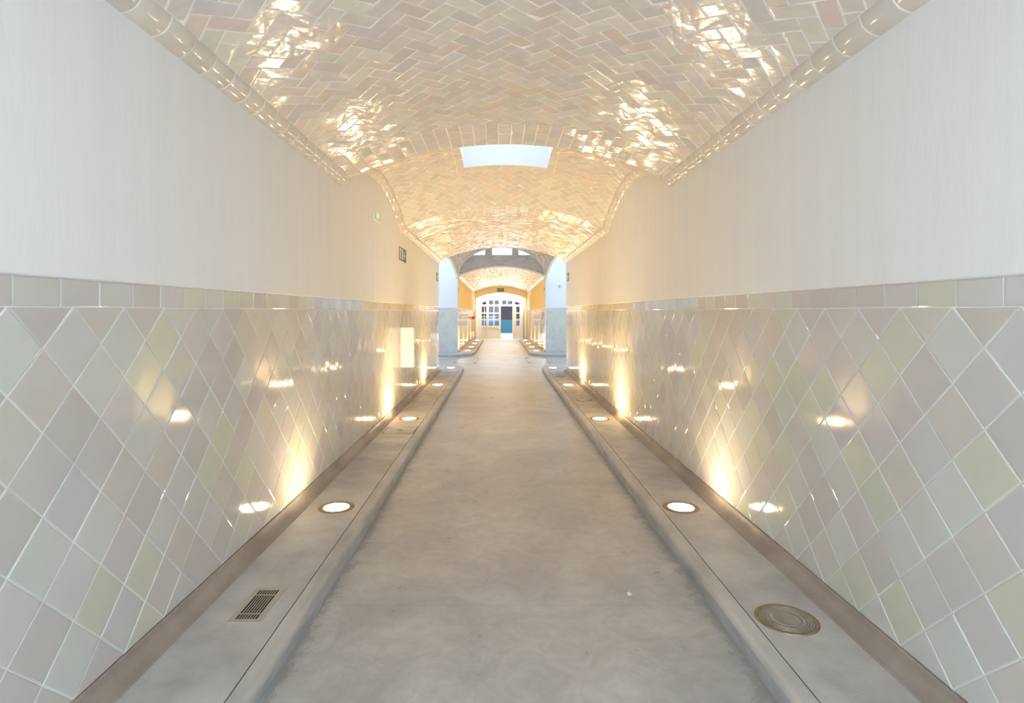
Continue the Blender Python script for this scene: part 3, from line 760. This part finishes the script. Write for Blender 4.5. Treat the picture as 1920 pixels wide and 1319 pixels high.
def az(x):
    for i in range(len(A2)-1):
        if A2[i][0] <= x <= A2[i+1][0]:
            t_ = (x-A2[i][0])/(A2[i+1][0]-A2[i][0]); return A2[i][1]+t_*(A2[i+1][1]-A2[i][1])
    return A2[0][1]
zt0, zt1 = pz(490), pz(455)
# head of the frame with six transom panes
cols = [(265, 350), (400, 495), (517, 612), (670, 768), (790, 885), (940, 1035)]
edges = [x0]+[px(v) for c_ in cols for v in c_]+[x1]; ztop = pz(365)
for i in range(len(edges)-1):
    a, b = edges[i], edges[i+1]; pane = i % 2 == 1; N_ = 5
    up = [(a+(b-a)*j/N_, az(a+(b-a)*j/N_)) for j in range(N_+1)]
    lo = [(x, min(ztop, z-.10) if pane else zt1) for x, z in up]
    fr.poly_prism(lo+up[::-1], DY, DY+T, M_cream, 'y')
fr.box(x0, x1, DY-.01, DY+T, zt0, zt1, M_cream)
fr.box(x0, x0+.10, DY-.01, DY+T, zb, zt0, M_cream); fr.box(x1-.10, x1, DY-.01, DY+T, zb, zt0, M_cream)
fr.box(px(380)-.03, px(380)+.03, DY-.01, DY+T, zb, zt0, M_cream); fr.box(px(895), px(925), DY-.01, DY+T, zb, zt0, M_cream)
fr.build('door_frame', door)
# arched white lining that fills the gap between the opening and the wooden frame
ln = MB(); outer = [(OX0-.02, -.2)]+arch(OX0-.02, OX1+.02, OZS, OZA+.02)+[(OX1+.02, -.2)]; inner = [(x0+.01, -.2)]+[(min(max(a, x0+.01), x1-.01), b-.01) for a, b in A2]+[(x1-.01, -.2)]
vs = [(a, DY+.0, b) for a, b in outer]+[(a, DY+.0, b) for a, b in inner]; n = len(outer)
ln.add(vs, [(i, i+1, n+i+1, n+i) for i in range(n-1)], M_plaster)
ln.add([(a, DY+.05, b) for a, b, in outer]+[(a, DY+.05, b) for a, b in inner], [(i, i+1, n+i+1, n+i) for i in range(n-1)], M_plaster); ln.build('lining', door, norm=False)
def transoms():
    for c_ in cols:
        a, b = px(c_[0]), px(c_[1]); g = MB(); g.poly_prism([(a, zt1), (b, zt1), (b, min(ztop, az(b)-.10)), (a, min(ztop, az(a)-.10))], DY+.025, DY+.031, M_glass_b, 'y'); g.build('pane', door)
transoms()
def leaf(name, xa, xb, pcols):
    g = MB(); rows = [(500, 618), (643, 755), (780, 892)]; za, zb2 = zt0-.004, zb+.01; y0, y1 = DY+.005, DY+.05
    ev = [xa]+[px(v) for c_ in pcols for v in c_]+[xb]
    for i in range(0, len(ev), 2): g.box(ev[i], ev[i+1], y0, y1, zb2, za, M_cream)
    rz = [za]+[pz(v) for r in rows for v in r]
    for i in range(1, len(ev)-1, 2):
        for j in range(0, len(rz)-1, 2): g.box(ev[i], ev[i+1], y0, y1, rz[j+1], rz[j], M_cream)
        g.box(ev[i], ev[i+1], y0, y1, pz(925), rz[-1], M_cream); g.box(ev[i], ev[i+1], y0, y1, zb2, pz(1110), M_cream)
        g.box(ev[i], ev[i+1], y0+.016, y1-.012, pz(1110), pz(925), M_cream)
    L_ = g.build(name, door)
    for i in range(1, len(ev)-1, 2):
        for r in rows:
            q = MB(); q.box(ev[i], ev[i+1], DY+.024, DY+.03, pz(r[1]), pz(r[0]), M_glass_b); q.build('pane', L_)
leaf('side_light', x0+.10, px(380)-.03, [(255, 303), (313, 350)])
leaf('door_leaf', px(380)+.03, px(648), [(400, 495), (517, 612)])
leaf('side_light', px(925), x1-.10, [(965, 1035)])
# the open leaf, folded back into the room
g = MB(); g.box(px(893)-.0, px(893)+.045, DY+T, DY+T+.85, zb+.01, zt0, M_cream); g.build('open_leaf', door)
# bent cable hung across the head of the doorway
cu = [(250, 360), (330, 364), (450, 371), (600, 366), (760, 374), (900, 378), (960, 398), (1010, 425), (1110, 430)]
rows = []
for x, z in cu: rows.append([(px(x), DY-.05+.012*math.cos(a), pz(z)+.016*math.sin(a)) for a in [2*PI*i/8 for i in range(8)]])
g = MB(); g.grid(rows, mat('brown_cable', (.12, .08, .06), .6), True, closed=True)
for q in (250, 600, 1110): g.box(px(q)-.012, px(q)+.012, DY-.05, DY+.0, pz(cu[0][1] if q == 250 else 368 if q == 600 else 430)-.012, pz(cu[0][1] if q == 250 else 368 if q == 600 else 430)+.012, M_grey)
tag(g.build('hanging_cable'), 'dark sagging cable strung across the head of the white doorway', 'cable')
g = MB(); g.bbox(OX1-.10, OX1-.045, Y_DOOR+.25, Y_DOOR+.33, zb+.004, pz(520), M_grey, .004); tag(g.build('upright_bar'), 'tall dark upright bar against the right side of the white doorway', 'bar')
# ------------------------------------------------------------------ room behind the door
BZ = -dd-.005; BY0, BY1 = Y_DOOR+1.2, 45.5; zsplit = H-16*BY1/FPX
g = MB(); g.box(-3.5, 4, Y_DOOR+.45, BY1, BZ-.1, BZ, M_bright); g.build('floor_back_room', None, 'structure')
g = MB(); g.box(-3.5, 4, BY1, BY1+.1, BZ, zsplit, M_teal); g.box(-3.5, 4, BY1, BY1+.1, zsplit, 3.2, M_purple); g.build('wall_back_room', None, 'structure')
g = MB(); g.box(-3.6, -3.5, Y_DOOR+.45, BY1, BZ, 3.2, M_purple); g.build('wall_back_room_left', None, 'structure')
g = MB(); g.box(4, 4.1, Y_DOOR+.45, BY1, BZ, 3.2, M_purple); g.build('wall_back_room_right', None, 'structure')
g = MB(); g.box(-3.6, 4.1, Y_DOOR+.1, BY1, 3.2, 3.3, M_purple); g.build('ceiling_back_room', None, 'structure')
g = MB(); g.bbox(-1.38, -1.22, 40, 40.02, 1.95, 2.9, M_redc, .004); g.bbox(-1.42, -1.18, 39.99, 40.03, 2.9, 2.93, M_grey, .004)
g.poly_prism([(-1.38, 1.95), (-1.22, 1.95), (-1.26, 1.55)], 40, 40.02, M_redc, 'y')
g.box(-1.31, -1.29, 40, 40.02, 2.92, 3.2, M_grey)
tag(g.build('hanging_banner'), 'red pointed banner seen through the upper left door panes', 'banner')
g = MB(); g.bbox(-1.6, -.3, 44.9, 45.48, BZ, 1.15, M_blue, .02); g.bbox(-1.6, -.3, 44.85, 45.48, 1.15, 1.19, M_white, .005)
tag(g.build('counter'), 'blue counter with a pale top seen through the lower door panes', 'counter')
